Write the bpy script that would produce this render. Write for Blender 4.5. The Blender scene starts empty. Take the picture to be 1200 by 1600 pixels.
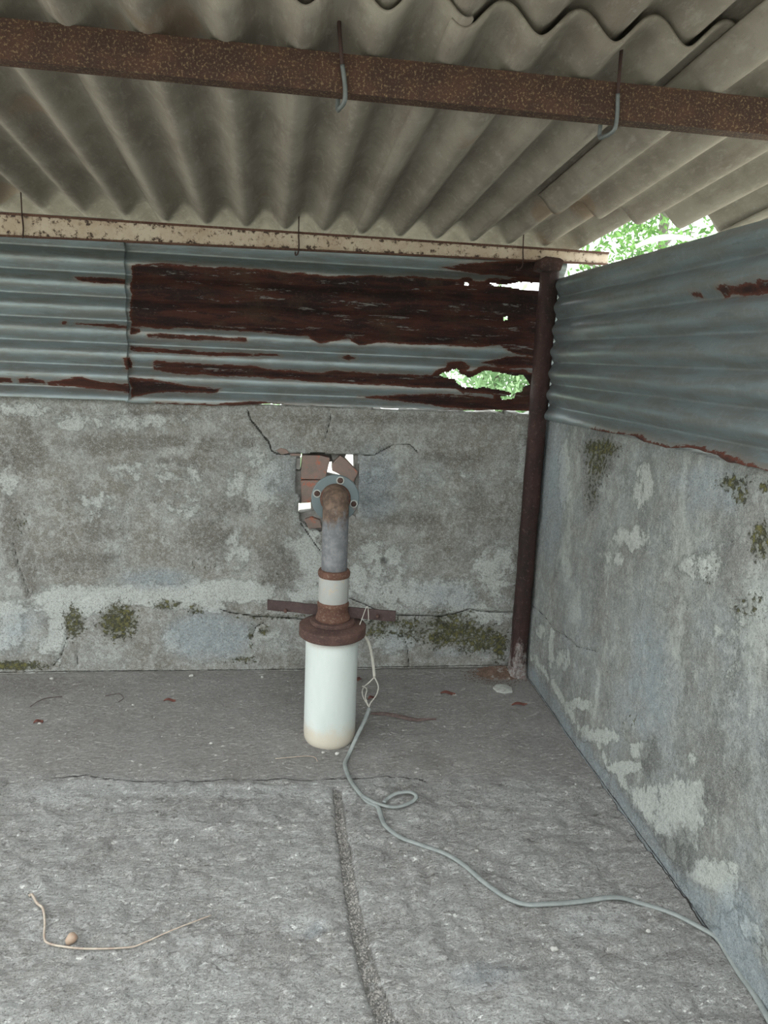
import bpy, bmesh, math, random
import numpy as np
from mathutils import Vector, Matrix

# ------------------------------------------------------------------ camera, sky, exposure
scn = bpy.context.scene
CP = [-0.9216, -2.6071, 1.197, -0.1301, -0.2127, 0.044, 1120.48]      # x y z yaw pitch roll focal(px of 1200 wide)
def _rot(yaw, pitch, roll):
    cy, sy, cp, sp = math.cos(yaw), math.sin(yaw), math.cos(pitch), math.sin(pitch)
    f = np.array([-sy*cp, cy*cp, sp]); r = np.array([cy, sy, 0.]); u = np.cross(r, f)
    c, s = math.cos(roll), math.sin(roll)
    return c*r+s*u, -s*r+c*u, f
RR, UU, FF = _rot(*CP[3:6])
camd = bpy.data.cameras.new('camera'); cam = bpy.data.objects.new('camera', camd)
scn.collection.objects.link(cam); scn.camera = cam
M = Matrix([[RR[i], UU[i], -FF[i]] for i in range(3)])
cam.matrix_world = Matrix.Translation(CP[:3]) @ M.to_4x4()
camd.sensor_fit = 'HORIZONTAL'; camd.sensor_width = 36; camd.lens = 36*CP[6]/1200; camd.clip_start = .01

world = bpy.data.worlds.new('overcast'); scn.world = world; world.use_nodes = True
wn = world.node_tree.nodes; wl = world.node_tree.links
bg = wn['Background']; bg.inputs['Strength'].default_value = 1.0
tc = wn.new('ShaderNodeTexCoord'); sx = wn.new('ShaderNodeSeparateXYZ'); rp = wn.new('ShaderNodeValToRGB')
wl.new(tc.outputs['Generated'], sx.inputs[0]); wl.new(sx.outputs['Z'], rp.inputs[0]); wl.new(rp.outputs[0], bg.inputs['Color'])
rp.color_ramp.elements[0].position = 0.0; rp.color_ramp.elements[0].color = (.84, .88, .88, 1)
rp.color_ramp.elements[1].position = 1.0; rp.color_ramp.elements[1].color = (1.75, 1.84, 1.86, 1)
scn.view_settings.view_transform = 'Standard'; scn.view_settings.look = 'None'
scn.view_settings.gamma = 1; scn.view_settings.use_curve_mapping = False
scn.view_settings.exposure = 1.75

# ------------------------------------------------------------------ measuring helpers
def pl(px, py, ax, val):
    """point of the plane (coordinate ax = val) that a photo pixel shows"""
    o = np.array(CP[:3]); d = FF+(px-600)/CP[6]*RR-(py-800)/CP[6]*UU
    return o+(val-o[ax])/d[ax]*d
RS, RZ, RK = .09, 1.604, -.034                       # roof fall, height at wall, skew of the corrugations
def onroof(px, py, dz=0):
    o = np.array(CP[:3]); d = FF+(px-600)/CP[6]*RR-(py-800)/CP[6]*UU
    t = (RZ+dz-RS*o[1]-o[2])/(d[2]+RS*d[1]); return o+t*d
rng = np.random.default_rng(7); random.seed(7)
_lat = rng.random((256, 256))
def vn(x, y, seed=0):
    x = np.asarray(x, float)+seed*17.3; y = np.asarray(y, float)+seed*9.1
    xi = np.floor(x).astype(int); yi = np.floor(y).astype(int); fx = x-xi; fy = y-yi
    fx = fx*fx*(3-2*fx); fy = fy*fy*(3-2*fy)
    g = lambda a, b: _lat[a % 256, b % 256]
    return (g(xi, yi)*(1-fx)+g(xi+1, yi)*fx)*(1-fy)+(g(xi, yi+1)*(1-fx)+g(xi+1, yi+1)*fx)*fy
def fbm(x, y, o=4, seed=0):
    s = 0; a = .5; t = 0
    for i in range(o):
        s = s+a*vn(x*2**i, y*2**i, seed+i*3); t += a; a *= .55
    return s/t*2-1
def seg_dist(X, Y, pts):
    d = np.full(X.shape, 9.)
    for (ax, ay), (bx, by) in zip(pts[:-1], pts[1:]):
        vx, vy = bx-ax, by-ay; L = vx*vx+vy*vy+1e-12
        t = np.clip(((X-ax)*vx+(Y-ay)*vy)/L, 0, 1)
        d = np.minimum(d, np.hypot(X-ax-t*vx, Y-ay-t*vy))
    return d
def poly_sd(X, Y, pts):                              # positive inside
    d = seg_dist(X, Y, list(pts)+[pts[0]]); ins = np.zeros(X.shape, bool); n = len(pts)
    for i in range(n):
        ax, ay = pts[i]; bx, by = pts[(i+1) % n]
        c = ((ay > Y) != (by > Y)) & (X < (bx-ax)*(Y-ay)/((by-ay) or 1e-9)+ax)
        ins ^= c
    return np.where(ins, d, -d)

# ------------------------------------------------------------------ object helpers
COL = scn.collection
def link(name, me, mat=None, parent=None):
    o = bpy.data.objects.new(name, me); COL.objects.link(o)
    if mat: me.materials.append(mat)
    if parent: o.parent = parent
    return o
def tag(o, label=None, cat=None, group=None, kind=None):
    for k, v in (('label', label), ('category', cat), ('group', group), ('kind', kind)):
        if v: o[k] = v
    return o
def empty(name, loc, label, cat, group=None):
    o = bpy.data.objects.new(name, None); o.location = loc; COL.objects.link(o); o.empty_display_size = .05
    bpy.context.view_layer.update()
    return tag(o, label, cat, group)
def child(o, parent):
    o.parent = parent; o.matrix_parent_inverse = Matrix.Translation(-Vector(parent.location)); return o
def mesh(name, V, F, smooth=True):
    me = bpy.data.meshes.new(name); me.from_pydata([tuple(map(float, v)) for v in V], [], [tuple(map(int, f)) for f in F])
    if smooth: me.polygons.foreach_set('use_smooth', [True]*len(me.polygons))
    me.update(); return me
def grid(name, U, V, fn, keep=None, attrs=None, mat=None, flip=False):
    UU_, VV_ = np.meshgrid(U, V); P = fn(UU_, VV_); nv, nu = UU_.shape
    X, Y, Z = P
    idx = np.arange(nu*nv).reshape(nv, nu)
    q = np.stack([idx[:-1, :-1], idx[:-1, 1:], idx[1:, 1:], idx[1:, :-1]], -1).reshape(-1, 4)
    if flip: q = q[:, ::-1]
    if keep is not None: q = q[keep(UU_, VV_)[:-1, :-1].ravel()]
    used = np.unique(q); rm = np.full(nu*nv, -1); rm[used] = np.arange(len(used)); q = rm[q]
    co = np.stack([X.ravel(), Y.ravel(), Z.ravel()], -1)[used]
    me = bpy.data.meshes.new(name); me.vertices.add(len(co)); me.vertices.foreach_set('co', co.ravel())
    me.loops.add(q.size); me.loops.foreach_set('vertex_index', q.ravel())
    me.polygons.add(len(q)); me.polygons.foreach_set('loop_start', np.arange(0, q.size, 4))
    me.polygons.foreach_set('use_smooth', np.ones(len(q), bool)); me.update(calc_edges=True); me.validate()
    for k, a in (attrs(UU_, VV_) if attrs else {}).items():
        at = me.attributes.new(k, 'FLOAT', 'POINT'); at.data.foreach_set('value', a.ravel()[used].astype(np.float32))
    return link(name, me, mat)
def solid(o, t, off=-1):
    m = o.modifiers.new('thickness', 'SOLIDIFY'); m.thickness = t; m.offset = off; return o
def bev(o, w=.002, s=2):
    m = o.modifiers.new('bevel', 'BEVEL'); m.width = w; m.segments = s; m.limit_method = 'ANGLE'; return o
def lathe(name, prof, c=(0, 0, 0), seg=48, mat=None, jit=0, axis=None, closed=False):
    V = []; F = []
    for i, (r, z) in enumerate(prof):
        for k in range(seg):
            a = 2*math.pi*k/seg
            rr = r*(1+jit*(float(vn(math.cos(a)*3+5, math.sin(a)*3+z*60, 4))-.5)*2) if r > 0 else 0
            V.append((c[0]+rr*math.cos(a), c[1]+rr*math.sin(a), c[2]+z))
    n = len(prof)
    for i in range(n-1 if not closed else n):
        for k in range(seg):
            a, b = i*seg+k, i*seg+(k+1) % seg; j = ((i+1) % n)*seg
            F.append((a, b, j+(k+1) % seg, j+k))
    o = link(name, mesh(name, V, F), mat)
    m = o.modifiers.new('edge', 'EDGE_SPLIT'); m.split_angle = math.radians(38)
    return o
def smooth_path(pts, n=8):
    P = [Vector(map(float, p)) for p in pts]; out = []
    for i in range(len(P)-1):
        p0 = P[max(i-1, 0)]; p1 = P[i]; p2 = P[i+1]; p3 = P[min(i+2, len(P)-1)]
        for k in range(n):
            t = k/n
            out.append(.5*((2*p1)+(p2-p0)*t+(2*p0-5*p1+4*p2-p3)*t*t+(3*p1-p0-3*p2+p3)*t**3))
    out.append(P[-1]); return out
def sweep(name, pts, w, h=None, side=None, seg=10, mat=None, taper=None):
    """tube of half-widths w, h along pts; side fixes the wide direction"""
    h = h or w; V = []; F = []; n = len(pts); S = None
    for i, p in enumerate(pts):
        t = (pts[min(i+1, n-1)]-pts[max(i-1, 0)]).normalized()
        if side is not None:
            s = side(i/(n-1), t)
        elif S is None:
            s = t.orthogonal()
        else: s = S
        s = (s-t*s.dot(t)).normalized(); S = s; u = t.cross(s)
        k_ = taper(i/(n-1)) if taper else 1
        for k in range(seg):
            a = 2*math.pi*k/seg; V.append(p+s*(w*k_*math.cos(a))+u*(h*k_*math.sin(a)))
    for i in range(n-1):
        for k in range(seg):
            F.append((i*seg+k, i*seg+(k+1) % seg, (i+1)*seg+(k+1) % seg, (i+1)*seg+k))
    F.append(tuple(range(seg-1, -1, -1))); F.append(tuple(range((n-1)*seg, n*seg)))
    return link(name, mesh(name, V, F), mat)
def prism(name, poly, y0, y1, mat, rough=0, axis=1):
    """polygon (x,z) extruded along y"""
    n = len(poly); V = []; 
    for y in (y0, y1):
        for k, (x, z) in enumerate(poly):
            V.append((x+random.uniform(-rough, rough), y+random.uniform(-rough, rough), z+random.uniform(-rough, rough)))
    F = [tuple(range(n)), tuple(range(2*n-1, n-1, -1))]+[(k, k+n, (k+1) % n+n, (k+1) % n) for k in range(n)]
    me = mesh(name, V, F, False); bm = bmesh.new(); bm.from_mesh(me); bmesh.ops.recalc_face_normals(bm, faces=bm.faces); bm.to_mesh(me); bm.free()
    return link(name, me, mat)

# ------------------------------------------------------------------ material helpers
class Mat:
    def __init__(s, name):
        s.m = bpy.data.materials.new(name); s.m.use_nodes = True; s.t = s.m.node_tree; s.N = s.t.nodes; s.L = s.t.links
        s.b = s.N['Principled BSDF']; s.tc = s.N.new('ShaderNodeTexCoord'); s.pos = s.tc.outputs['Object']
        g = s.N.new('ShaderNodeNewGeometry'); s.wp = g.outputs['Position']
    def noise(s, scale, detail=5, rough=.6, stretch=None, dist=0, off=0):
        n = s.N.new('ShaderNodeTexNoise'); n.inputs['Scale'].default_value = scale; n.inputs['Detail'].default_value = detail
        n.inputs['Roughness'].default_value = rough; n.inputs['Distortion'].default_value = dist
        mp = s.N.new('ShaderNodeMapping'); mp.inputs['Scale'].default_value = stretch or (1, 1, 1)
        mp.inputs['Location'].default_value = (off, off*.7, off*.3)
        s.L.new(s.wp, mp.inputs[0]); s.L.new(mp.outputs[0], n.inputs['Vector']); return n.outputs['Fac']
    def voro(s, scale, feat='F1', stretch=None):
        n = s.N.new('ShaderNodeTexVoronoi'); n.inputs['Scale'].default_value = scale; n.feature = feat
        mp = s.N.new('ShaderNodeMapping'); mp.inputs['Scale'].default_value = stretch or (1, 1, 1)
        s.L.new(s.wp, mp.inputs[0]); s.L.new(mp.outputs[0], n.inputs['Vector']); return n.outputs['Distance']
    def attr(s, name):
        n = s.N.new('ShaderNodeAttribute'); n.attribute_name = name; return n.outputs['Fac']
    def math(s, op, a, b=None, c=None, clamp=False):
        n = s.N.new('ShaderNodeMath'); n.operation = op; n.use_clamp = clamp
        for i, v in enumerate((a, b, c)):
            if v is None: continue
            if isinstance(v, (int, float)): n.inputs[i].default_value = v
            else: s.L.new(v, n.inputs[i])
        return n.outputs[0]
    def ramp(s, f, a, b, lo=0, hi=1):
        n = s.N.new('ShaderNodeMapRange'); n.interpolation_type = 'SMOOTHSTEP'
        n.inputs['From Min'].default_value = a; n.inputs['From Max'].default_value = b
        n.inputs['To Min'].default_value = lo; n.inputs['To Max'].default_value = hi
        s.L.new(f, n.inputs['Value']); return n.outputs[0]
    def mask(s, at, noise, amt=1.0, soft=.12):          # ragged threshold of a painted attribute
        v = s.math('ADD', at, s.math('MULTIPLY', s.math('SUBTRACT', noise, .5), amt))
        return s.ramp(v, .5-soft, .5+soft)
    def mix(s, f, a, b):
        n = s.N.new('ShaderNodeMix'); n.data_type = 'RGBA'
        if isinstance(f, (int, float)): n.inputs[0].default_value = f
        else: s.L.new(f, n.inputs[0])
        for i, v in ((6, a), (7, b)):
            if isinstance(v, tuple): n.inputs[i].default_value = (*v[:3], 1)
            else: s.L.new(v, n.inputs[i])
        return n.outputs[2]
    def col(s, c):
        if isinstance(c, tuple): s.b.inputs['Base Color'].default_value = (*c, 1)
        else: s.L.new(c, s.b.inputs['Base Color'])
        return s
    def set(s, rough=None, metal=None, spec=None):
        for k, v in (('Roughness', rough), ('Metallic', metal), ('Specular IOR Level', spec)):
            if v is None: continue
            if isinstance(v, (int, float)): s.b.inputs[k].default_value = v
            else: s.L.new(v, s.b.inputs[k])
        return s
    def bump(s, h, dist=.002, strength=1):
        n = s.N.new('ShaderNodeBump'); n.inputs['Distance'].default_value = dist; n.inputs['Strength'].default_value = strength
        s.L.new(h, n.inputs['Height'])
        if s.b.inputs['Normal'].links: s.L.new(s.b.inputs['Normal'].links[0].from_socket, n.inputs['Normal'])
        s.L.new(n.outputs[0], s.b.inputs['Normal']); return s

def concrete(name, base, warm, palec, darkc, stretch=None, grain=1.0, blot=.5, bs=(1, 1, 1)):
    m = Mat(name)
    n1 = m.noise(5, 6, .65); n2 = m.noise(28, 7, .7); n3 = m.noise(140, 4, .7, stretch); n4 = m.noise(420, 3, .7)
    c = m.mix(m.ramp(n1, .38, .62), base, warm)
    c = m.mix(m.math('MULTIPLY', m.ramp(n2, .48, .62), .5*grain), c, palec)
    c = m.mix(m.math('MULTIPLY', m.ramp(m.noise(9, 8, .72, bs, off=4), .5, .62), blot), c, darkc)
    c = m.mix(m.math('MULTIPLY', m.ramp(m.noise(6, 8, .7, bs, dist=.4, off=24), .52, .64), blot), c, palec)
    pm = m.mask(m.attr('pale'), m.noise(17, 9, .78, off=2), 2.0, .10)
    c = m.mix(m.math('MULTIPLY', pm, .8), c, palec)
    dm = m.mask(m.attr('dark'), m.noise(16, 8, .76, off=7), 1.6, .18)
    c = m.mix(m.math('MULTIPLY', dm, .75), c, darkc)
    cm = m.mask(m.attr('cool'), m.noise(12, 5, .6, off=9), .8, .3)
    c = m.mix(m.math('MULTIPLY', cm, .7), c, (.25, .295, .325))
    c = m.mix(m.math('MULTIPLY', m.ramp(n3, .46, .60), .42*grain), c, darkc)
    c = m.mix(m.math('MULTIPLY', m.ramp(m.noise(75, 6, .75, off=14), .50, .60), .38*grain), c, palec)
    c = m.mix(m.math('MULTIPLY', m.ramp(n4, .52, .62), .42), c, palec)
    c = m.mix(m.math('MULTIPLY', m.ramp(m.noise(260, 4, .75, off=3), .55, .62), .6), c, tuple(v*.45 for v in darkc))
    c = m.mix(m.math('MULTIPLY', m.ramp(m.math('ADD', m.attr('moss'), m.math('MULTIPLY', m.math('SUBTRACT', m.noise(24, 6, .7, off=31), .5), .7)), .3, .9), .55), c, (.13, .13, .085))
    mm = m.mask(m.math('MULTIPLY', m.attr('moss'), .66), m.noise(62, 8, .8, off=5), 3.2, .06)
    mm = m.math('MULTIPLY', mm, m.ramp(m.attr('moss'), .12, .35))
    mc = m.mix(m.ramp(m.noise(60, 5, .7), .4, .62), (.035, .035, .018), (.14, .13, .04))
    c = m.mix(m.math('MULTIPLY', mm, .88), c, mc)
    cd = m.math('ADD', m.attr('crack'), m.math('MULTIPLY', m.math('SUBTRACT', m.noise(45, 5, .7, off=1), .5), .006))
    ck = m.ramp(cd, .0008, .0028, 1, 0)
    c = m.mix(m.math('MULTIPLY', ck, .93), c, (.022, .02, .018))
    m.col(c).set(rough=.92, spec=.25)
    m.bump(n1, .004).bump(n2, .005).bump(n3, .0022).bump(n4, .0009)
    m.bump(mm, .004).bump(m.math('SUBTRACT', 1, ck), .005).bump(pm, .0012)
    m.pm, m.dm, m.c = pm, dm, c
    return m

WALLM = concrete('wall_concrete', (.245, .245, .23), (.195, .182, .158), (.47, .49, .47), (.115, .102, .088), None, .85, .42)
RWALLM = concrete('right_wall_concrete', (.215, .23, .228), (.18, .178, .165), (.42, .44, .41), (.095, .095, .09), (1, .7, .55), .62, .55, (1, 1, .5))
FLOORM = concrete('floor_concrete', (.52, .515, .49), (.44, .425, .40), (.68, .68, .66), (.19, .175, .16), (1, 1, 1), 1.0, .38)
def add_rear(m):
    r = m.mask(m.attr('rear'), m.noise(9, 6, .6, off=11), .5, .25)
    c = m.mix(m.math('MULTIPLY', r, .6), m.c, m.mix(m.ramp(m.noise(90, 5, .7), .45, .65), (.34, .315, .295), (.47, .445, .42)))
    f = m.math('MULTIPLY', m.ramp(m.noise(19, 8, .78, (1, 2.2, 1), dist=1.2, off=5), .57, .62), m.math('SUBTRACT', 1, m.math('MULTIPLY', r, .75)))
    c = m.mix(m.math('MULTIPLY', f, .62), c, (.13, .12, .108))  # cavity darkening of the chipped pits, shade put into the colour
    c = m.mix(m.math('MULTIPLY', m.ramp(m.noise(48, 6, .75, (1, 2.2, 1), dist=.8, off=15), .60, .66), .5), c, (.62, .62, .60))
    m.bump(m.math('SUBTRACT', 1, f), .012)
    m.col(c)
    d = m.ramp(m.noise(55, 6, .75, (1, 1.6, 1), dist=.6), .35, .7); m.bump(d, .010)
add_rear(FLOORM)

def gi_mat(name, rust_dark=True):
    m = Mat(name)
    st = m.noise(6, 6, .6, (1, 1, 9)); sp = m.noise(70, 5, .7, (.35, 1, 1))
    z = m.mix(m.ramp(st, .38, .62), (.225, .27, .28), (.20, .212, .205))
    z = m.mix(m.math('MULTIPLY', m.ramp(sp, .5, .7), .35), z, (.32, .36, .37))
    z = m.mix(m.math('MULTIPLY', m.ramp(m.noise(34, 6, .75, (.25, .25, 1.6), off=6), .57, .68), .5), z, (.12, .14, .15))
    rn = m.noise(38, 8, .78, (.30, 1, 1.5)); rf = m.noise(110, 5, .7)
    sd = m.math('ADD', m.attr('rust'), m.math('MULTIPLY', m.math('SUBTRACT', rn, .5), .034))
    rm = m.ramp(sd, -.0008, .0012)
    isl = m.ramp(m.noise(22, 8, .8, (.28, 1, 2.2), off=3), .582, .615)      # flakes of zinc left inside the rust
    rm = m.math('MULTIPLY', rm, m.math('SUBTRACT', 1, m.math('MULTIPLY', isl, m.ramp(m.attr('rust'), .004, .02, 1, .9))))
    rc = m.mix(m.ramp(m.noise(14, 6, .7, (.35, 1, 2.4), off=30), .42, .6), (.013, .005, .004), (.045, .013, .008)); rc = m.mix(m.math('MULTIPLY', m.ramp(m.noise(8, 5, .7, off=40), .5, .7), .6), rc, (.05, .03, .018))
    rc = m.mix(m.math('MULTIPLY', m.ramp(rf, .54, .72), .45), rc, (.10, .045, .03))
    rim = m.ramp(sd, .0, .010, 1, 0)
    rc = m.mix(m.math('MULTIPLY', rim, .5), rc, (.12, .034, .018))
    halo = m.math('MULTIPLY', m.ramp(sd, -.014, 0), .35)
    z = m.mix(halo, z, (.27, .19, .14))
    dirt = m.math('MULTIPLY', m.ramp(m.noise(9, 5, .65, off=8), .5, .75), .3); z = m.mix(dirt, z, (.15, .14, .12))
    m.col(m.mix(rm, z, rc))
    m.set(rough=m.math('ADD', .43, m.math('MULTIPLY', rm, .5)), metal=m.math('MULTIPLY', m.math('SUBTRACT', 1, rm), .6), spec=.4)
    m.bump(rf, .0006).bump(rm, .0006).bump(m.noise(3.5, 3, .5, (1, 1, .4)), .012)
    return m
GI = gi_mat('galvanised_sheet').m

def rust_mat(name, a, b, spk, amt=.6, sc=170, grey=None):
    m = Mat(name); n = m.noise(14, 6, .7); f = m.noise(sc, 5, .75)
    c = m.mix(m.ramp(n, .35, .68), a, b); c = m.mix(m.math('MULTIPLY', m.ramp(f, .53, .62), amt), c, spk)
    if grey: c = m.mix(m.math('MULTIPLY', m.ramp(m.noise(22, 6, .7, off=5), .52, .66), .75), c, grey)
    m.col(c).set(rough=.88, spec=.3).bump(f, .0012).bump(n, .002); return m.m
RUST_BEAM = rust_mat('rusty_beam', (.040, .021, .015), (.068, .033, .021), (.19, .135, .075), .85, 200)
RUST_POST = rust_mat('rusty_post', (.022, .012, .010), (.045, .021, .017), (.10, .06, .05), .5, 90)
RUST_DISC = rust_mat('rusty_flange', (.05, .028, .024), (.095, .052, .042), (.15, .10, .08), .5, 150)
RUST_ORANGE = rust_mat('orange_rust', (.08, .038, .027), (.13, .066, .045), (.20, .145, .115), .6, 150)
RUST_BAR = rust_mat('rusty_bar', (.042, .028, .027), (.065, .043, .04), (.10, .07, .065), .4, 150)
def asb():
    m = Mat('asbestos_sheet')
    n = m.noise(4, 6, .65); f = m.noise(60, 6, .7, (1, .4, 1)); s = m.noise(11, 6, .7, (2.2, .22, 1), off=4)
    c = m.mix(m.ramp(n, .36, .64), (.195, .170, .138), (.275, .246, .204))
    c = m.mix(m.math('MULTIPLY', m.ramp(s, .5, .68), .45), c, (.165, .128, .105))
    c = m.mix(m.math('MULTIPLY', m.ramp(f, .5, .7), .45), c, (.35, .325, .28))
    c = m.mix(m.math('MULTIPLY', m.ramp(m.noise(25, 6, .7, off=12), .62, .72), .5), c, (.33, .32, .29))
    c = m.mix(m.math('MULTIPLY', m.ramp(m.noise(3.2, 3, .5, off=21), .64, .7), .35), c, (.22, .12, .06))
    c = m.mix(m.math('MULTIPLY', m.ramp(m.noise(160, 3, .6, off=2), .68, .73), .5), c, (.09, .08, .07))
    m.col(c).set(rough=.9, spec=.2).bump(f, .0015).bump(m.noise(220, 4, .7), .0006); return m.m
ASB = asb()
def cream():
    m = Mat('cream_paint'); n = m.noise(9, 6, .65); f = m.noise(45, 6, .75, (1, 1, 1), off=2)
    c = m.mix(m.ramp(n, .35, .65), (.46, .355, .26), (.58, .49, .385))
    ed = m.math('ADD', f, m.attr('edge'))
    r = m.ramp(ed, .60, .63)
    c = m.mix(m.math('MULTIPLY', m.ramp(ed, .52, .62), .6), c, (.26, .17, .11))
    c = m.mix(r, c, (.06, .035, .025)); m.col(c).set(rough=.6).bump(r, .0008); return m.m
CREAM = cream()
def plain(name, c, rough=.6, metal=0, var=.25, sc=60, bd=.0008, c2=None, c3=None):
    m = Mat(name); n = m.noise(sc, 6, .7)
    k = m.mix(m.ramp(n, .35, .7), c, c2 or tuple(v*(1-var) for v in c))
    if c3: k = m.mix(m.ramp(m.noise(sc*.35, 7, .75, off=3), .55, .62), k, c3)
    m.col(k).set(rough=rough, metal=metal).bump(n, bd); return m.m
PVC = None
def pvc():
    m = Mat('white_pvc'); z = m.N.new('ShaderNodeSeparateXYZ'); m.L.new(m.wp, z.inputs[0])
    c = m.mix(m.ramp(m.noise(7, 5, .6, (1, 1, .3)), .35, .7), (.56, .60, .575), (.47, .515, .49))
    d = m.math('ADD', z.outputs['Z'], m.math('MULTIPLY', m.math('SUBTRACT', m.noise(18, 6, .7), .5), .11))
    c = m.mix(m.ramp(d, .02, .085, .85, 0), c, (.52, .46, .37))
    c = m.mix(m.ramp(m.noise(60, 3, .6, off=4), .70, .73, 0, .6), c, (.2, .21, .2))
    st = m.math('ADD', m.attr('drip'), m.math('MULTIPLY', m.math('SUBTRACT', m.noise(30, 4, .6, (1, 1, .3)), .5), .5))
    c = m.mix(m.math('MULTIPLY', m.ramp(st, .4, .9), .5), c, (.52, .25, .14))
    c = m.mix(m.ramp(m.math('ADD', z.outputs['Z'], m.math('MULTIPLY', m.noise(40, 5, .7), .03)), .335, .37, 0, .5), c, (.40, .27, .18))
    m.col(c).set(rough=.42, spec=.4).bump(m.noise(5, 3, .5), .004).bump(m.noise(120, 4, .7), .0003); return m.m
PVC = pvc()
PIPEG = plain('grey_steel_pipe', (.13, .132, .138), .55, .2, sc=40, c2=(.235, .235, .24), c3=(.13, .095, .09))
def elbow_mat():
    m = Mat('grey_pipe_with_rusty_crown'); z = m.N.new('ShaderNodeSeparateXYZ'); m.L.new(m.wp, z.inputs[0])
    g = m.mix(m.ramp(m.noise(45, 6, .7), .4, .65), (.12, .122, .13), (.185, .185, .19))
    g = m.mix(m.ramp(m.noise(16, 6, .7, (1.4, 1, .5), off=5), .56, .63, 0, .8), g, (.11, .055, .05))
    d = m.math('ADD', z.outputs['Z'], m.math('MULTIPLY', m.math('SUBTRACT', m.noise(22, 6, .7, (1.5, 1, .7)), .5), .20))
    r = m.mix(m.ramp(m.noise(50, 6, .7), .4, .62), (.07, .045, .033), (.15, .10, .07))
    c = m.mix(m.ramp(d, .70, .745), g, r); m.col(c).set(rough=.7, spec=.4).bump(m.noise(90, 5, .7), .0008); return m.m
ELBOW = elbow_mat()
FLANGE = plain('blue_grey_flange', (.12, .15, .155), .6, .1, sc=35, c2=(.12, .15, .16), c3=(.19, .13, .115))
COUP = plain('cement_coated_coupling', (.31, .315, .30), .8, sc=70, c2=(.30, .30, .28), c3=(.36, .31, .25))
CABLE = plain('grey_cable', (.20, .215, .205), .6, sc=35, c2=(.15, .165, .16), bd=.0003)
WIRE = plain('white_string', (.45, .43, .38), .7, sc=80)
STRAW = plain('dry_straw', (.35, .305, .25), .8, sc=50, c2=(.23, .17, .135))
BARK = plain('dark_bark', (.07, .045, .04), .9, sc=60, c2=(.13, .10, .09), bd=.002)
REDB = plain('red_leaf', (.16, .06, .045), .8, sc=60)
BRICK = plain('weathered_brick', (.24, .165, .14), .9, sc=30, c2=(.18, .15, .132), c3=(.38, .13, .08), bd=.002)
RAWC = plain('broken_mortar', (.26, .25, .235), .95, sc=40, c2=(.15, .14, .13), bd=.004)
ZWIRE = plain('galvanised_rod', (.13, .14, .135), .5, .3, sc=60)
DROD = plain('rusted_rod', (.05, .025, .02), .85, sc=60)
PEB = plain('pebble_stone', (.42, .41, .38), .9, sc=25, c2=(.22, .21, .2))
GRAV = plain('gravel_grit', (.27, .255, .235), .95, sc=60, c2=(.10, .09, .08))
MORT = plain('pale_mortar_chip', (.40, .41, .38), .9, sc=60, c2=(.26, .26, .24))
def leafm(name, a, b):
    m = Mat(name); c = m.mix(m.ramp(m.noise(6, 3, .6), .35, .65), a, b); m.col(c).set(rough=.45)
    tr = m.N.new('ShaderNodeBsdfTranslucent'); m.L.new(c, tr.inputs[0]); mx = m.N.new('ShaderNodeMixShader'); mx.inputs[0].default_value = .45
    m.L.new(m.b.outputs[0], mx.inputs[1]); m.L.new(tr.outputs[0], mx.inputs[2]); m.L.new(mx.outputs[0], m.N['Material Output'].inputs[0]); return m.m
LEAF = leafm('tree_leaf', (.22, .36, .18), (.42, .58, .34)); LEAF3 = leafm('dark_tree_leaf', (.07, .16, .04), (.20, .38, .10)); LEAF2 = leafm('pale_leaf', (.46, .66, .38), (.6, .78, .5))
TRUNK = plain('tree_bark', (.16, .145, .12), .95, sc=20, bd=.01)
GROUNDM = plain('pale_dusty_ground', (.60, .58, .51), .95, sc=3, c2=(.50, .50, .41), bd=.01)

# ================================================================== SETTING
H = 1.0115
def paint(px_list, ax, val, A, B, a1, a2):
    """sum of soft blobs given where they are seen; A,B world coordinate arrays on axes a1,a2"""
    out = np.zeros(A.shape)
    for (x, y, rx, ry, amp) in px_list:
        c = pl(x, y, ax, val); ex = pl(x+rx, y, ax, val); ey = pl(x, y+ry, ax, val)
        e1 = np.array([ex[a1]-c[a1], ex[a2]-c[a2]]); e2 = np.array([ey[a1]-c[a1], ey[a2]-c[a2]])
        Mi = np.linalg.inv(np.array([e1, e2]).T)
        dA, dB = A-c[a1], B-c[a2]
        u = Mi[0, 0]*dA+Mi[0, 1]*dB; v = Mi[1, 0]*dA+Mi[1, 1]*dB
        out = np.maximum(out, amp*np.exp(-.5*(u*u+v*v)**1.3))
    return out
def pxline(pts, ax, val, a1, a2): return [(lambda q: (q[a1], q[a2]))(pl(x, y, ax, val)) for x, y in pts]

# ---- floor
FL = lambda pts: pxline(pts, 2, 0, 0, 1)
groove = FL([(527, 1232), (533, 1290), (543, 1350), (556, 1430), (572, 1500), (590, 1555), (610, 1604), (640, 1680)])
cross = FL([(80, 1212), (130, 1211), (200, 1218), (260, 1219), (330, 1217), (430, 1216), (500, 1215), (530, 1212), (600, 1211), (640, 1212), (665, 1218)])
fcr = [FL(c) for c in ([(665, 1218), (690, 1226)], [(505, 1445), (535, 1452), (552, 1450)], [(600, 1290), (628, 1300), (640, 1318), (636, 1335)],
      [(905, 1300), (930, 1340), (950, 1370)], [(590, 1395), (600, 1400)], [(828, 1075), (800, 1080)], [(0, 1050), (90, 1047)],
      [(300, 1105), (330, 1098), (360, 1100)], [(870, 1120), (925, 1150)], [(640, 1545), (620, 1550)], [(370, 1100), (400, 1096)])]
joint = [(-3.2, 0.), (0., 0.), (0., -3.2)]
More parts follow.
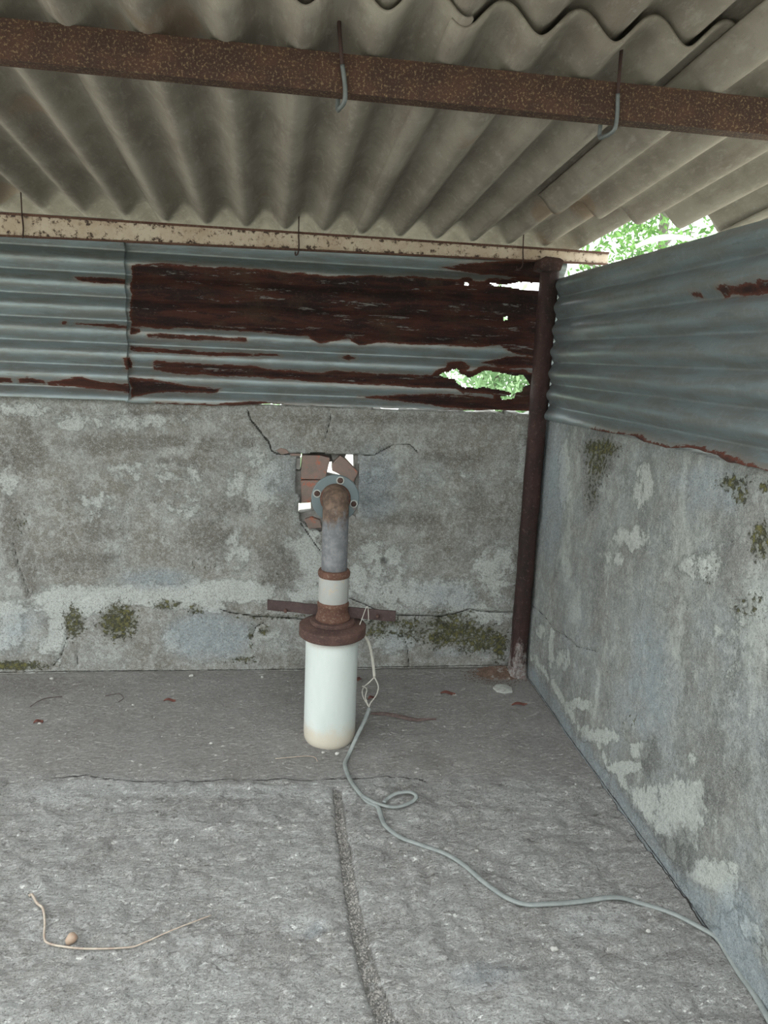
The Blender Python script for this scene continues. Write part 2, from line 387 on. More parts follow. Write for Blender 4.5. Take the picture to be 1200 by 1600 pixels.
def floor_h(X, Y):
    gd = seg_dist(X, Y, groove); gw = np.interp(Y, [-1.7, -1.4, -.62], [.022, .017, .009])
    cd = seg_dist(X, Y, cross)
    cy = np.interp(X, [c[0] for c in cross], [c[1] for c in cross]); inx = np.clip((X+1.5)/.12, 0, 1)*np.clip((-.50-X)/.1, 0, 1)
    rear = 1/(1+np.exp(-(Y-cy)/.012))
    z = .007*fbm(X*1.7, Y*1.7, 3, 1)+.004*fbm(X*9, Y*12, 4, 2)
    chip = fbm(X*22+2*fbm(X*7, Y*7, 2, 6), Y*30, 4, 3)
    front = 1-rear
    z = z+(.0012+.0045*front)*np.clip(chip*2.2, -1, 1)-(.006*front+.0015)*np.clip(chip-.25, 0, 1)*3*(fbm(X*11, Y*11, 2, 8) > 0)
    z = z+(.0012+.0016*front)*fbm(X*50, Y*75, 2, 12)
    z = z+.010*inx*front*np.exp(-np.abs(Y-cy)/.05)*(.6+.4*fbm(X*14, Y*4, 2, 5))     # raised lip of the front slab
    z = z-.009*inx*rear*np.exp(-np.clip(Y-cy, 0, 9)/.03)
    g = 1/(1+np.exp(np.clip((gd-gw)/.0025, -30, 30)))
    z = z*(1-g)+g*(-.016+.006*fbm(X*70, Y*70, 2, 9))
    dep = seg_dist(X, Y, FL([(880, 1270), (935, 1340), (985, 1400), (1080, 1450)])); z = z-.005*np.exp(-(dep/.02)**2)
    return z-.004
FLX = np.concatenate([np.linspace(-3.4, -2.15, 14), np.arange(-2.1, .001, .0075), [0.03]])
FLY = np.concatenate([np.linspace(-3.6, -1.85, 16), np.arange(-1.8, .001, .0075), [0.03]])
def floor_attr(X, Y):
    Y = np.minimum(Y, .0); a = {}
    cd = np.minimum(seg_dist(X, Y, cross)-.002, np.minimum.reduce([seg_dist(X, Y, c)+.001 for c in fcr]))  # cross: crack along the lip, its edge shadow painted dark too
    cd = np.minimum(cd, seg_dist(X, Y, joint)-.001)
    gd = seg_dist(X, Y, groove); gw = np.interp(Y, [-1.7, -1.4, -.62], [.022, .017, .009])
    a['crack'] = np.minimum(cd, np.abs(gd-gw)+.0012)
    cy = np.interp(X, [c[0] for c in cross], [c[1] for c in cross])
    a['rear'] = np.clip((Y-cy)/.15+.45+.15*np.clip((X+.4)/.3, 0, 1), 0, 1)
    P = lambda l: paint(l, 2, 0, X, Y, 0, 1)
    a['pale'] = P([(170, 1228, 90, 12, 1), (95, 1240, 50, 15, .8), (380, 1235, 110, 10, .9), (330, 1290, 150, 40, .4), (480, 1445, 35, 14, 1), (500, 1240, 20, 14, .8),
                   (740, 1530, 70, 25, .65), (930, 1440, 70, 20, .85), (970, 1435, 40, 18, .8), (60, 1450, 40, 30, .45), (540, 1240, 30, 8, .6), (785, 1078, 22, 6, 1), (200, 1056, 20, 8, .8),
                   (300, 1500, 220, 70, .42), (820, 1560, 200, 70, .45), (870, 1230, 60, 60, .3), (640, 1380, 60, 40, .4)])
    a['dark'] = np.maximum(P([(40, 1070, 110, 14, .9), (630, 1230, 30, 8, .5), (765, 1060, 40, 15, .5), (300, 1130, 300, 30, .33), (650, 1180, 80, 25, .5), (1000, 1430, 50, 12, .5),
                   (460, 1190, 40, 12, .4), (100, 1165, 160, 12, .35), (350, 1190, 140, 8, .4), (690, 1170, 80, 16, .4)]),
                   1.25*np.exp(-(gd/(gw+.002))**4))
    a['moss'] = P([(40, 1042, 45, 6, .9), (700, 1045, 90, 3, .3)]); a['cool'] = P([(760, 1520, 60, 25, .5), (490, 1450, 20, 10, .6), (850, 1160, 50, 50, .4)])
    return a
fl = grid('floor', FLX, FLY, lambda X, Y: (X, Y, floor_h(X, Y)), attrs=floor_attr, mat=FLOORM.m)
tag(fl, 'rough weathered concrete floor with a gravelly groove and a broken lip', kind='structure')

# ---- back wall with the broken opening
BW = lambda pts: pxline(pts, 1, 0, 0, 2)
hole = BW([(462, 709), (476, 708), (520, 710), (560, 711), (562, 738), (560, 770), (559, 792), (556, 812), (535, 826), (500, 828), (478, 822), (468, 812), (467, 778), (463, 770), (463, 736), (461, 720)])
bcr = [BW(c) for c in ([(387, 640), (391, 655), (402, 668), (412, 682), (420, 690), (424, 704), (432, 709), (468, 710)], [(555, 712), (585, 711), (600, 703), (615, 695), (640, 694), (652, 706)],
      [(515, 640), (517, 655), (512, 672), (507, 690)], [(470, 818), (480, 832), (492, 850), (503, 864)], [(82, 1042), (95, 1025), (105, 995), (104, 985)], [(120, 1042), (121, 1018)],
      [(540, 933), (570, 945), (592, 956), (622, 963), (660, 963), (690, 965), (712, 960), (735, 953), (752, 958), (795, 958)], [(344, 953), (360, 958), (400, 964), (440, 965), (480, 968)],
      [(640, 1042), (637, 1012), (628, 990)], [(392, 1000), (400, 980), (415, 972)], [(20, 850), (30, 890), (45, 930)], [(598, 877), (606, 880)], [(590, 938), (600, 960)])]
steep = BW([(540, 933), (592, 956), (660, 963), (712, 960), (735, 953), (795, 958)])
def wall_h(X, Z):
    h = .006*fbm(X*2, Z*2, 3, 21)+.0035*fbm(X*12, Z*12, 4, 22)+.0022*fbm(X*34, Z*34, 4, 31)
    zl = np.interp(X, [s[0] for s in steep], [s[1] for s in steep]); k = np.clip((X+.78)/.05, 0, 1)
    h = h+.010*k/(1+np.exp(np.clip((Z-zl)/.003, -30, 30)))+.004*np.clip((X+.78)/.05, 0, 1)*(Z < zl)*fbm(X*25, Z*25, 3, 24)
    for c in bcr: h = h+.006*np.exp(-(seg_dist(X, Z, c)/.005)**2)
    h = h+.02*np.exp(-(seg_dist(X, Z, BW([(600, 876), (605, 879)]))/.010)**2)
    sd = poly_sd(X, Z, hole); h = h+.012*np.exp(-np.clip(-sd, 0, 9)/.012)*(.5+.5*fbm(X*30, Z*30, 2, 23))
    return h
def bw_attr(X, Z):
    P = lambda l: paint(l, 1, 0, X, Z, 0, 2); a = {}
    a['crack'] = np.minimum.reduce([seg_dist(X, Z, c)+(-.0012 if i == 0 else .0002 if i == 1 else -.0006 if i in (6, 7, 3) else .0006) for i, c in enumerate(bcr)])
    a['crack'] = np.minimum(a['crack'], np.abs(Z)+.001)
    a['pale'] = P([(110, 940, 55, 22, 1.05), (230, 930, 110, 16, .95), (90, 985, 14, 45, .85), (15, 975, 25, 45, .8), (350, 925, 80, 18, .9), (320, 945, 60, 12, .7), (400, 760, 50, 60, .6), (200, 655, 110, 20, .62),
        (30, 640, 60, 12, .7), (110, 665, 20, 8, 1), (12, 745, 14, 40, .8), (480, 880, 25, 45, 1), (455, 860, 16, 26, .7), (560, 905, 14, 25, .9), (600, 870, 50, 35, .62), (660, 930, 120, 28, .72), (770, 900, 40, 60, .65),
        (740, 960, 60, 18, .8), (330, 790, 120, 30, .45), (250, 740, 90, 30, .5), (150, 790, 60, 25, .55), (370, 860, 25, 40, .6), (700, 760, 100, 40, .42), (820, 720, 15, 70, .55), (590, 740, 35, 60, .5),
        (620, 1000, 40, 25, .75), (680, 985, 70, 20, .55), (170, 870, 30, 15, .5), (270, 1000, 16, 25, .6), (330, 935, 15, 10, .8), (500, 930, 50, 12, .8), (70, 1010, 30, 20, .6), (430, 1000, 30, 25, .45)])
    a['dark'] = P([(170, 695, 90, 16, .75), (260, 690, 40, 10, .85), (325, 694, 14, 10, 1), (390, 693, 12, 8, .8), (35, 700, 45, 45, .7), (20, 830, 18, 60, .8), (45, 900, 12, 40, .9), (120, 880, 90, 22, .6), (290, 720, 50, 10, .6),
        (150, 830, 60, 18, .62), (330, 840, 36, 30, .75), (435, 885, 36, 34, .75), (595, 775, 25, 12, .8), (640, 810, 70, 14, .7), (760, 800, 45, 50, .6), (700, 715, 45, 12, .7), (600, 655, 230, 10, .6), (210, 640, 15, 14, .9), (270, 643, 30, 10, .7),
        (60, 650, 30, 14, .3), (360, 795, 40, 18, .6), (240, 910, 40, 20, .55), (620, 700, 60, 25, .4), (540, 690, 50, 20, .5), (730, 860, 60, 20, .45), (440, 780, 25, 30, .5), (480, 760, 14, 50, .6), (572, 770, 14, 50, .6)])
    a['cool'] = P([(330, 995, 60, 32, .95), (240, 905, 60, 16, .7), (30, 990, 50, 40, .5), (620, 995, 30, 30, .5), (450, 745, 60, 50, .5), (580, 760, 40, 60, .7), (650, 740, 80, 60, .3), (700, 930, 60, 25, .5), (740, 1020, 80, 10, .5)])
    a['moss'] = P([(185, 972, 26, 26, 1.0), (115, 972, 17, 24, .85), (262, 945, 24, 8, .8), (305, 952, 14, 8, .7), (412, 985, 8, 8, .8), (392, 995, 6, 20, .6), (590, 985, 30, 14, .75), (650, 985, 50, 18, .7), (705, 985, 45, 26, .95), (750, 1000, 40, 22, .9),
        (780, 1010, 12, 22, 1), (620, 975, 60, 8, .75), (20, 1040, 50, 7, 1), (430, 964, 60, 5, .6), (30, 815, 14, 20, .5), (320, 880, 30, 12, .35), (380, 1030, 30, 6, .65), (430, 905, 20, 20, .3)])
    return a
bx = np.concatenate([np.linspace(-3.4, -2.1, 16), np.arange(-2.06, .0, .0055), [0.0]])
bz = np.concatenate([[-.05], np.arange(0, H, .0055), [H]])
wb = grid('wall_back', bx, bz, lambda X, Z: (X, wall_h(X, Z), Z+(Z > H-.001)*.004*fbm(X*9, X*3, 3, 30)),
          keep=lambda X, Z: (poly_sd(X+.003, Z+.003, hole)+.006*fbm(X*28, Z*28, 2, 33)) < 0, attrs=bw_attr, mat=WALLM.m)
solid(wb, .105, -1)
tag(wb, 'low stained concrete wall across the back with a broken opening', kind='structure')

# ---- right wall
RW = lambda pts: pxline(pts, 0, 0, 1, 2)
rcr = [RW(c) for c in ([(824, 942), (848, 962), (862, 984), (880, 992), (900, 1010), (932, 1018)], [(988, 1050), (986, 1090)], [(1085, 880), (1100, 870), (1112, 885), (1106, 900)], [(1130, 850), (1150, 845), (1158, 830)])]
def rwall_h(Y, Z):
    h = .006*fbm(Y*2, Z*2, 3, 41)+.003*fbm(Y*12, Z*12, 4, 42)+.0013*fbm(Y*34, Z*34, 3, 45)
    for c in rcr: h = h+.005*np.exp(-(seg_dist(Y, Z, c)/.005)**2)
    return h
def rw_attr(Y, Z):
    P = lambda l: paint(l, 0, 0, Y, Z, 1, 2); a = {}
    a['crack'] = np.minimum(np.minimum.reduce([seg_dist(Y, Z, c)+(.0006 if i == 0 else .0018) for i, c in enumerate(rcr)]), np.abs(Z)+.0005)
    zt = .075+.055*fbm(Y*6, Y*2, 3, 44); band = np.clip((zt-Z)/.05+.4, 0, 1)*.8
    a['pale'] = np.maximum(P([(882, 745, 10, 60, .8), (1005, 760, 22, 40, .7), (985, 840, 30, 20, .75), (960, 870, 25, 15, .6), (1095, 885, 35, 25, .7), (845, 985, 14, 14, .6), (880, 1030, 14, 20, .7), (1060, 1270, 50, 60, .8), (1110, 1390, 50, 50, .85), (1010, 1250, 25, 30, .8),
        (1000, 1170, 20, 14, .8), (1080, 1190, 30, 25, .5), (1140, 1000, 60, 90, .42), (1050, 1000, 60, 80, .35), (860, 1020, 5, 50, .7), (940, 1150, 40, 12, .8), (975, 1200, 30, 10, .9), (905, 1100, 20, 10, .8)]),
        .62*np.exp(-((Z-zt-.02)/.035)**2)*np.clip((-.02-Y)/.1, 0, 1))
    a['dark'] = np.maximum(P([(935, 705, 24, 35, 1), (925, 760, 14, 50, .7), (1015, 1180, 16, 30, .9), (1060, 1330, 30, 40, .8), (1120, 1240, 40, 50, .5), (1160, 1180, 15, 60, .6), (1020, 1040, 60, 80, .35), (950, 900, 60, 60, .35), (1050, 900, 30, 70, .35), (1180, 1450, 40, 60, .5), (1100, 1110, 60, 20, .4)]), band)
    a['cool'] = np.maximum(P([(860, 750, 25, 120, .7), (1110, 760, 70, 40, .6), (1040, 700, 60, 20, .4), (1010, 1060, 40, 90, .6), (1140, 1450, 40, 60, .8), (900, 1000, 40, 60, .4), (1060, 1420, 40, 60, .7)]), band*.7)
    a['moss'] = P([(938, 700, 28, 12, .95), (932, 725, 18, 30, .72), (925, 770, 12, 30, .5), (1145, 755, 24, 12, .85), (1160, 775, 14, 12, .8), (1190, 845, 16, 30, .8), (1175, 945, 22, 22, .55), (1195, 760, 8, 10, .8), (1150, 950, 10, 15, .5), (1120, 880, 30, 20, .3), (985, 1125, 20, 12, .35), (1110, 900, 10, 16, .45)])
    return a
ry = np.concatenate([np.linspace(-3.4, -1.75, 14), np.arange(-1.7, .0, .006), [0.0, .1]])
wr = grid('wall_right', ry, np.concatenate([[-.05], np.arange(0, H, .006), [H]]), lambda Y, Z: (rwall_h(Y, Z), Y, Z), attrs=rw_attr, mat=RWALLM.m, flip=True)
solid(wr, .105, -1)
tag(wr, 'low stained concrete wall along the right side', kind='structure')

# ---- outdoor ground
gx = np.linspace(-14, 14, 40)
gr = grid('ground', gx, gx, lambda X, Y: (X, Y, -.06+.02*fbm(X, Y, 3, 50)), mat=GROUNDM)
tag(gr, 'pale dusty ground outside the shed', kind='structure')

# ---- added unseen wall behind the camera, keeps horizon sky off the metal sheets
yw = grid('wall_sky_blocker', np.linspace(-9, 9, 60), np.linspace(-.1, 2.3, 12), lambda X, Z: (X, -7.5+.02*fbm(X, Z, 3, 51), Z), mat=plain('sky_blocker_plaster', (.26, .26, .23), .95, sc=4, c2=(.17, .19, .13), bd=.01), flip=True)
solid(yw, .15, -1); tag(yw, 'added unseen wall behind the viewer that blocks low sky light', kind='structure')

# ================================================================== ROOF SHEETS
PITCH, DEP, TH = .1295, .045, .006
def roof_sheet(label, x0, x1, y0, y1, dz, group=None, ragged=.0):
    n = max(int((x1-x0)/.0062), 8); U = np.linspace(x0, x1, n); V = np.linspace(y0, y1, 40)
    def fn(U, V):
        X = U+RK*V; ph = (U+1.737)/PITCH
        V2 = V+ragged*(vn(U*14, U*0+3, 60)-.5)*(np.abs(V-y1) < .001)
        Z = RZ-RS*V2+DEP/2*(1-np.cos(2*np.pi*ph))+dz(X, V2)+.0015*fbm(X*3, V2*3, 2, 61)
        return X, V2, Z
    o = grid('roof_sheet', U, V, fn, mat=ASB); solid(o, TH, 1)
    return tag(o, label, 'roof sheet', group)
clipf = np.clip
upA = lambda x, y: .010*clipf((x+.45)/.3, 0, 1)*clipf((-y-.3)/.8, 0, 1)
roof_sheet('corrugated cement roof sheet at the far left over the cream beam', -3.3, -1.38, -1.335, .25, lambda x, y: 0*x+.0065)
roof_sheet('wide grey corrugated cement roof sheet in the middle, over the pipe', -1.40, -.69, -1.335, .25, lambda x, y: 0*x+.0065*clipf((x+.9)/.2, 0, 1), ragged=0)
roof_sheet('corrugated cement roof sheet reaching the corner above the post, wavy upper edge', -.725, .128, -1.32, .25, lambda x, y: upA(x, y)-.0004)
fB = lambda x, y: clipf((y+1.2)/.75, 0, 1)
roof_sheet('corrugated cement roof sheet under its neighbours whose lobed end stops short over the right wall', -.243, .345, -1.62, -.43, lambda x, y: -.004-(.012+.04*(x+.17))*fB(x, y), ragged=.05)
roof_sheet('outermost right corrugated cement roof sheet with a lobed lower end in the gap', .315, 1.25, -1.62, -.43, lambda x, y: -.0115-(.020+.045*(x+.17))*fB(x, y), ragged=.07)
roof_sheet('upper corrugated cement roof sheet at the top left, lying on the lower row', -3.3, -1.02, -1.62, -1.12, lambda x, y: .0175+0*x)
roof_sheet('upper corrugated cement roof sheet at the top edge above the hooked bolts', -1.06, -.10, -1.62, -1.12, lambda x, y: .0215+.006*clipf((x+.45)/.3, 0, 1))

# ================================================================== BEAMS, POST, HOOKS
def beam(name, L, Rr, top, bot, y0, y1, mat, label, cat, lip=0):
    """L,R: x ends; top/bot: (zL,zR)"""
    root = empty(name, (L, y0, bot[0]), label, cat)
    def bar(nm, ya, yb, za, zb, m=mat):
        xs = np.linspace(L, Rr, 160); V = []; F = []; A = []
        for x in xs:
            t = (x-L)/(Rr-L); zt = za[0]+(za[1]-za[0])*t; zb_ = zb[0]+(zb[1]-zb[0])*t
            w = .0012*float(fbm(np.array(x*8.), np.array(2.), 3, 70))
            for (y, z) in ((ya+w, zb_), (ya+w, zb_*.5+zt*.5), (ya+w, zt), (yb, zt), (yb, zb_)): V.append((x, y, z))
            A += [.09, -.02, .10, .1, .1]
        n = 5
        for i in range(len(xs)-1):
            for k in range(n): F.append((i*n+k, (i+1)*n+k, (i+1)*n+(k+1) % n, i*n+(k+1) % n))
        F.append(tuple(range(n))); F.append(tuple(range(len(V)-1, len(V)-1-n, -1)))
        me = mesh(nm, V, F, False); bm = bmesh.new(); bm.from_mesh(me); bmesh.ops.recalc_face_normals(bm, faces=bm.faces); bm.to_mesh(me); bm.free()
        at = me.attributes.new('edge', 'FLOAT', 'POINT'); at.data.foreach_set('value', A)
        return child(link(nm, me, m), root)
    bar('web', y0, y1, top, bot)
    if lip:
        bar('flange', y0-lip, y1, (top[0]+.001, top[1]+.001), (top[0]-.006, top[1]-.006), RUST_ORANGE)
        bar('flange', y0-lip*.6, y1, (bot[0]+.003, bot[1]+.003), (bot[0]-.002, bot[1]-.002), RUST_ORANGE)
    return root
# near, dark rusty box beam
yb = -1.21
def lin(pa, pb, y, xs):
    a, b = pl(*pa, 1, y), pl(*pb, 1, y); return tuple(a[2]+(b[2]-a[2])*(x-a[0])/(b[0]-a[0]) for x in xs)
beam('roof_beam', -3.2, .9, lin((0, 27), (1200, 153), yb, (-3.2, .9)), lin((0, 103), (1200, 220), yb+.034, (-3.2, .9)), yb, yb+.034, RUST_BEAM,
     'dark rusty steel roof beam crossing the whole view under the roof', 'beam')
xe = pl(951, 400, 1, -.045)[0]
beam('roof_beam', -3.2, xe, lin((0, 332), (930, 393), -.045, (-3.2, xe)), lin((0, 368), (930, 412), -.045, (-3.2, xe)), -.045, -.026, CREAM,
     'cream painted steel beam with rust spots along the top of the back metal sheets', 'beam', lip=.004)

# post
pt, pb_ = pl(860, 408, 1, -.068), pl(809, 1035, 1, -.068)
root = empty('corner_post', (pb_[0], -.068, 0), 'dark brown rusted steel post standing in the corner', 'post')
pts = [Vector((pb_[0]+(pt[0]-pb_[0])*t, -.068, -.01+(1.545+.01)*t)) for t in np.linspace(0, 1, 90)]
V = []; F = []; sg = 28
for i, p in enumerate(pts):
    for k in range(sg):
        a = 2*math.pi*k/sg; z = p.z
        r = .033*(1+.10*(float(vn(a*4.3, z*22, 80))-.5)+.06*(float(vn(a*9, z*70, 81))-.5))+.008*math.exp(-z/.04)
        c, s = math.cos(a), math.sin(a); q = (abs(c)**3+abs(s)**3)**(-1/3)*.93     # rounded square tube
        V.append((p.x+r*q*c, p.y+r*q*s, z))
for i in range(len(pts)-1):
    for k in range(sg): F.append((i*sg+k, i*sg+(k+1) % sg, (i+1)*sg+(k+1) % sg, (i+1)*sg+k))
F.append(tuple(range((len(pts)-1)*sg, len(pts)*sg)))
def post_mat():
    m = Mat('post_rust_with_cement_foot'); z = m.N.new('ShaderNodeSeparateXYZ'); m.L.new(m.wp, z.inputs[0])
    n = m.noise(16, 6, .7, (1, 1, .5)); f = m.noise(70, 6, .75)
    c = m.mix(m.ramp(n, .35, .65), (.018, .010, .009), (.040, .018, .015)); c = m.mix(m.math('MULTIPLY', m.ramp(f, .55, .66), .55), c, (.10, .06, .05))
    g = m.math('ADD', z.outputs['Z'], m.math('MULTIPLY', m.math('SUBTRACT', m.noise(30, 7, .75, (1, 1, .45), off=2), .5), .75))
    c = m.mix(m.ramp(g, .02, .16, .9, 0), c, m.mix(m.ramp(f, .4, .6), (.17, .125, .115), (.29, .28, .27)))
    m.col(c).set(rough=.8, spec=.35).bump(f, .002).bump(n, .003); return m.m
child(link('shaft', mesh('shaft', V, F), post_mat()), root)
cx, cz = pt[0], 1.527
cap = prism('cap_plate', [(cx-.052, cz-.012), (cx-.02, cz-.018), (cx+.028, cz-.012), (cx+.034, cz+.022), (cx+.02, cz+.030), (cx-.03, cz+.028), (cx-.05, cz+.018)], -.112, -.046, RUST_POST, .003)
bev(cap, .004); child(cap, root)

def hook(label, ptop, pbot, y, foot=False, mat1=DROD, mat2=ZWIRE, r=.0032, yb2=None):
    a = pl(*ptop, 1, y); b = pl(*pbot, 1, y)
    mid = a+(b-a)*.52
    root = empty('hook_bolt', tuple(b), label, 'bolt')
    P = [Vector(a)+Vector((0, 0, .03)), Vector(a), Vector(a+(b-a)*.3), Vector(mid)]
    child(sweep('rod', smooth_path(P, 5), r*.85, mat=mat1, seg=8), root)
    back = (yb2 if yb2 is not None else y+.045)
    Q = [Vector(mid), Vector(a+(b-a)*.8)+Vector((.002, 0, 0)), Vector(b), Vector(b)+Vector((-.004, .012, -.007)), Vector((b[0]-.008, (y+back)/2, b[2]-.008)), Vector((b[0]-.010, back, b[2]-.004)), Vector((b[0]-.010, back+.002, b[2]+.02))]
    child(sweep('hook', smooth_path(Q, 6), r, mat=mat2, seg=8), root)
    return root
hook('grey hooked rod wrapping the dark rusty beam near the middle', (530, 42), (539, 155), yb-.005, yb2=yb+.04, r=.0042)
hook('rusty hooked rod with a grey tail on the dark beam at the right', (970, 88), (961, 200), yb-.005, yb2=yb+.04, r=.0040)
for (a, b, l) in (((33, 308), (36, 366), 'thin rusty bolt rod over the cream beam at the far left'), ((467, 340), (466, 394), 'thin rusty bolt rod over the cream beam near its middle'),
                  ((818, 368), (816, 416), 'thin rusty bolt rod over the cream beam beside the post')):
    hook(l, a, b, -.053, mat2=DROD, r=.0024, yb2=-.022)

# ================================================================== METAL SHEETS
GP = .0752
def gi_sheet(label, axis, u0, u1, z0, z1, base, amp, phase, rust, holes=(), step=.0038, zbot=None, face=1, group=None):
    U = np.arange(u0, u1, step); Z = np.arange(z0, z1, GP/22)
    R_ = [pxline(p, 1 if axis == 0 else 0, base, axis, 2) for p in rust]; H_ = [pxline(p, 1, base, 0, 2) for p in holes]
    def fn(U, Z):
        if zbot is not None: Z = np.maximum(Z, zbot(U))
        d = base-amp*(2*np.abs(np.cos(np.pi*(Z-phase)/GP))**1.25-1)+.004*fbm(U*2.5, Z*3, 2, 90)
        d = d+.0015*fbm(U*14, Z*14, 2, 91)
        if axis == 1: d = d+.006*np.clip((U+.30)/.16, 0, 1)
        return (U, d, Z) if axis == 0 else (d, U, Z)
    def at(U, Z):
        s = np.full(U.shape, -.05)
        for r in R_: s = np.maximum(s, poly_sd(U, Z, r))
        for h in H_: s = np.maximum(s, poly_sd(U, Z, h)+.02)
        return {'rust': s}
    def keep(U, Z):
        k = np.ones(U.shape, bool)
        if zbot is not None: k &= (Z+GP/22) > zbot(U)
        for h in H_: k &= (poly_sd(U, Z, h)+.004*fbm(U*60, Z*60, 2, 92)) < 0
        return k
    o = grid('metal_sheet', U, Z, fn, keep=keep, attrs=at, mat=GI, flip=(axis == 1)); solid(o, .0009, 0)
    return tag(o, label, 'metal sheet', group)
rust2 = [[(206, 413), (260, 413), (400, 420), (520, 432), (640, 432), (850, 447), (850, 562), (800, 552), (780, 540), (740, 543), (700, 540), (640, 538), (600, 535), (560, 540), (545, 530), (500, 537), (480, 526), (400, 520), (300, 514), (203, 512)],
  [(230, 522), (300, 524), (385, 529), (385, 533), (300, 531), (232, 527)],
  [(237, 570), (245, 562), (300, 567), (400, 572), (430, 577), (500, 582), (520, 578), (600, 584), (680, 585), (700, 578), (840, 582), (840, 625), (760, 612), (700, 607), (600, 602), (500, 597), (440, 592), (270, 584), (240, 578)],
  [(203, 590), (240, 592), (290, 602), (345, 607), (335, 615), (250, 613), (205, 622)],
  [(245, 629), (340, 631), (390, 625), (450, 632), (600, 640), (850, 640), (850, 660), (205, 650)],
  [(560, 620), (680, 614), (780, 622), (830, 605), (845, 640), (780, 642), (720, 638), (650, 630)],
  [(698, 567), (720, 564), (735, 572), (728, 581), (700, 577)], [(752, 567), (790, 558), (850, 556), (850, 575), (780, 574)],
  [(203, 541), (250, 545), (330, 549), (430, 553), (440, 557), (330, 556), (205, 548)],
  [(690, 418), (720, 412), (860, 405), (860, 442), (790, 431), (740, 428)], [(530, 558), (545, 555), (556, 560), (545, 564)], [(203, 510), (222, 512), (220, 520), (205, 524)], [(196, 562), (204, 558), (206, 580), (200, 575)]]
holes2 = [[(684, 586), (712, 576), (718, 585), (733, 591), (754, 580), (775, 582), (800, 587), (817, 586), (828, 601), (817, 606), (814, 613), (796, 614), (775, 609), (754, 606), (725, 606), (714, 600), (708, 592), (692, 591)],
  [(805, 612), (803, 623), (784, 626), (779, 620), (795, 617), (799, 612)], [(764, 444), (796, 445), (815, 441), (848, 444), (850, 455), (818, 455), (796, 450), (775, 449)],
  [(724, 442), (730, 442), (730, 448), (724, 448)], [(787, 496), (792, 496), (792, 501), (787, 501)]]
bx2 = lambda x: np.interp(x, [-1.5, -1.3, -1.12, -1.0, -.85, -.6, -.35, -.2, 0], [1.004, 1.004, 1.008, 1.019, 1.016, 1.018, 1.019, 1.024, 1.026])+.004*fbm(x*13, x*2, 3, 95)
gi_sheet('heavily rusted corrugated metal sheet with holes behind the corner post', 0, -1.497, .035, .98, 1.60, -.014, .011, 1.2406, rust2, holes2, zbot=bx2)
rust1 = [[(118, 434), (160, 432), (203, 438), (203, 445), (130, 441)], [(118, 504), (150, 505), (200, 509), (200, 514), (118, 508)], [(98, 502), (104, 502), (104, 506), (98, 506)], [(-10, 588), (18, 590), (17, 596), (-10, 597)],
  [(27, 592), (45, 589), (70, 596), (70, 600), (30, 597)], [(72, 597), (100, 592), (130, 589), (160, 597), (207, 600), (207, 614), (160, 610), (100, 603), (75, 602)], [(193, 560), (206, 556), (207, 580), (195, 577)]]
gi_sheet('blue-grey corrugated metal sheet with thin rust lines at the left end of the back wall', 0, -3.3, -1.482, 1.0, 1.60, -.028, .011, 1.2406, rust1, zbot=lambda x: np.interp(x, [-3.3, -1.9, -1.48], [1.012, 1.013, 1.0125]))
brp = [(840, 652), (870, 659), (900, 664), (950, 675), (1000, 682), (1015, 690), (1050, 700), (1090, 700), (1130, 712), (1150, 722), (1200, 733), (1260, 748)]
brw = sorted([(pl(x, y, 0, -.016)[1], pl(x, y, 0, -.016)[2]) for x, y in brp])
rust3 = [[(1122, 450), (1135, 443), (1150, 446), (1180, 440), (1215, 434), (1215, 455), (1165, 463), (1140, 458), (1125, 468)], [(1080, 458), (1094, 456), (1094, 463), (1080, 463)],
  [(930, 668), (960, 675), (1005, 679), (1020, 689), (1050, 697), (1090, 695), (1135, 709), (1200, 731), (1300, 760), (1300, 780), (1200, 745), (1100, 712), (1000, 692), (930, 678)]]
y_end = -2.3
gi_sheet('blue-grey corrugated metal sheet standing on the right wall, ragged rusty bottom edge', 1, -2.3, -.066, .96, pl(1000, 397, 0, -.016)[2]-.002, -.020, .0135, 1.2406, rust3, step=.006,
         zbot=lambda y: np.interp(y, [b[0] for b in brw], [b[1] for b in brw])+.0015*fbm(y*40, y*3, 2, 96))

# ================================================================== BOREWELL PIPE
AX, AY = -.792, -.505
AX2 = lambda z: AX
casing = empty('borehole_casing', (AX, AY, 0), 'white plastic borehole casing pipe standing on the floor under a rusty disc', 'pipe')
o = lathe('casing_tube', [(.0, -.012), (.070, -.012), (.077, -.004), (.081, .006), (.0825, .02), (.0822, .05), (.082, .2), (.0815, .352), (.07, .352)], (AX, AY, 0), 64, PVC)
at = o.data.attributes.new('drip', 'FLOAT', 'POINT'); vals = []
for v in o.data.vertices:
    a = math.atan2(v.co.y-AY, v.co.x-AX); vals.append(max(0, 1-abs(a+2.2)/.09)*(v.co.z > -.1)*(.2+v.co.z*2.2))
at.data.foreach_set('value', vals); child(o, casing)
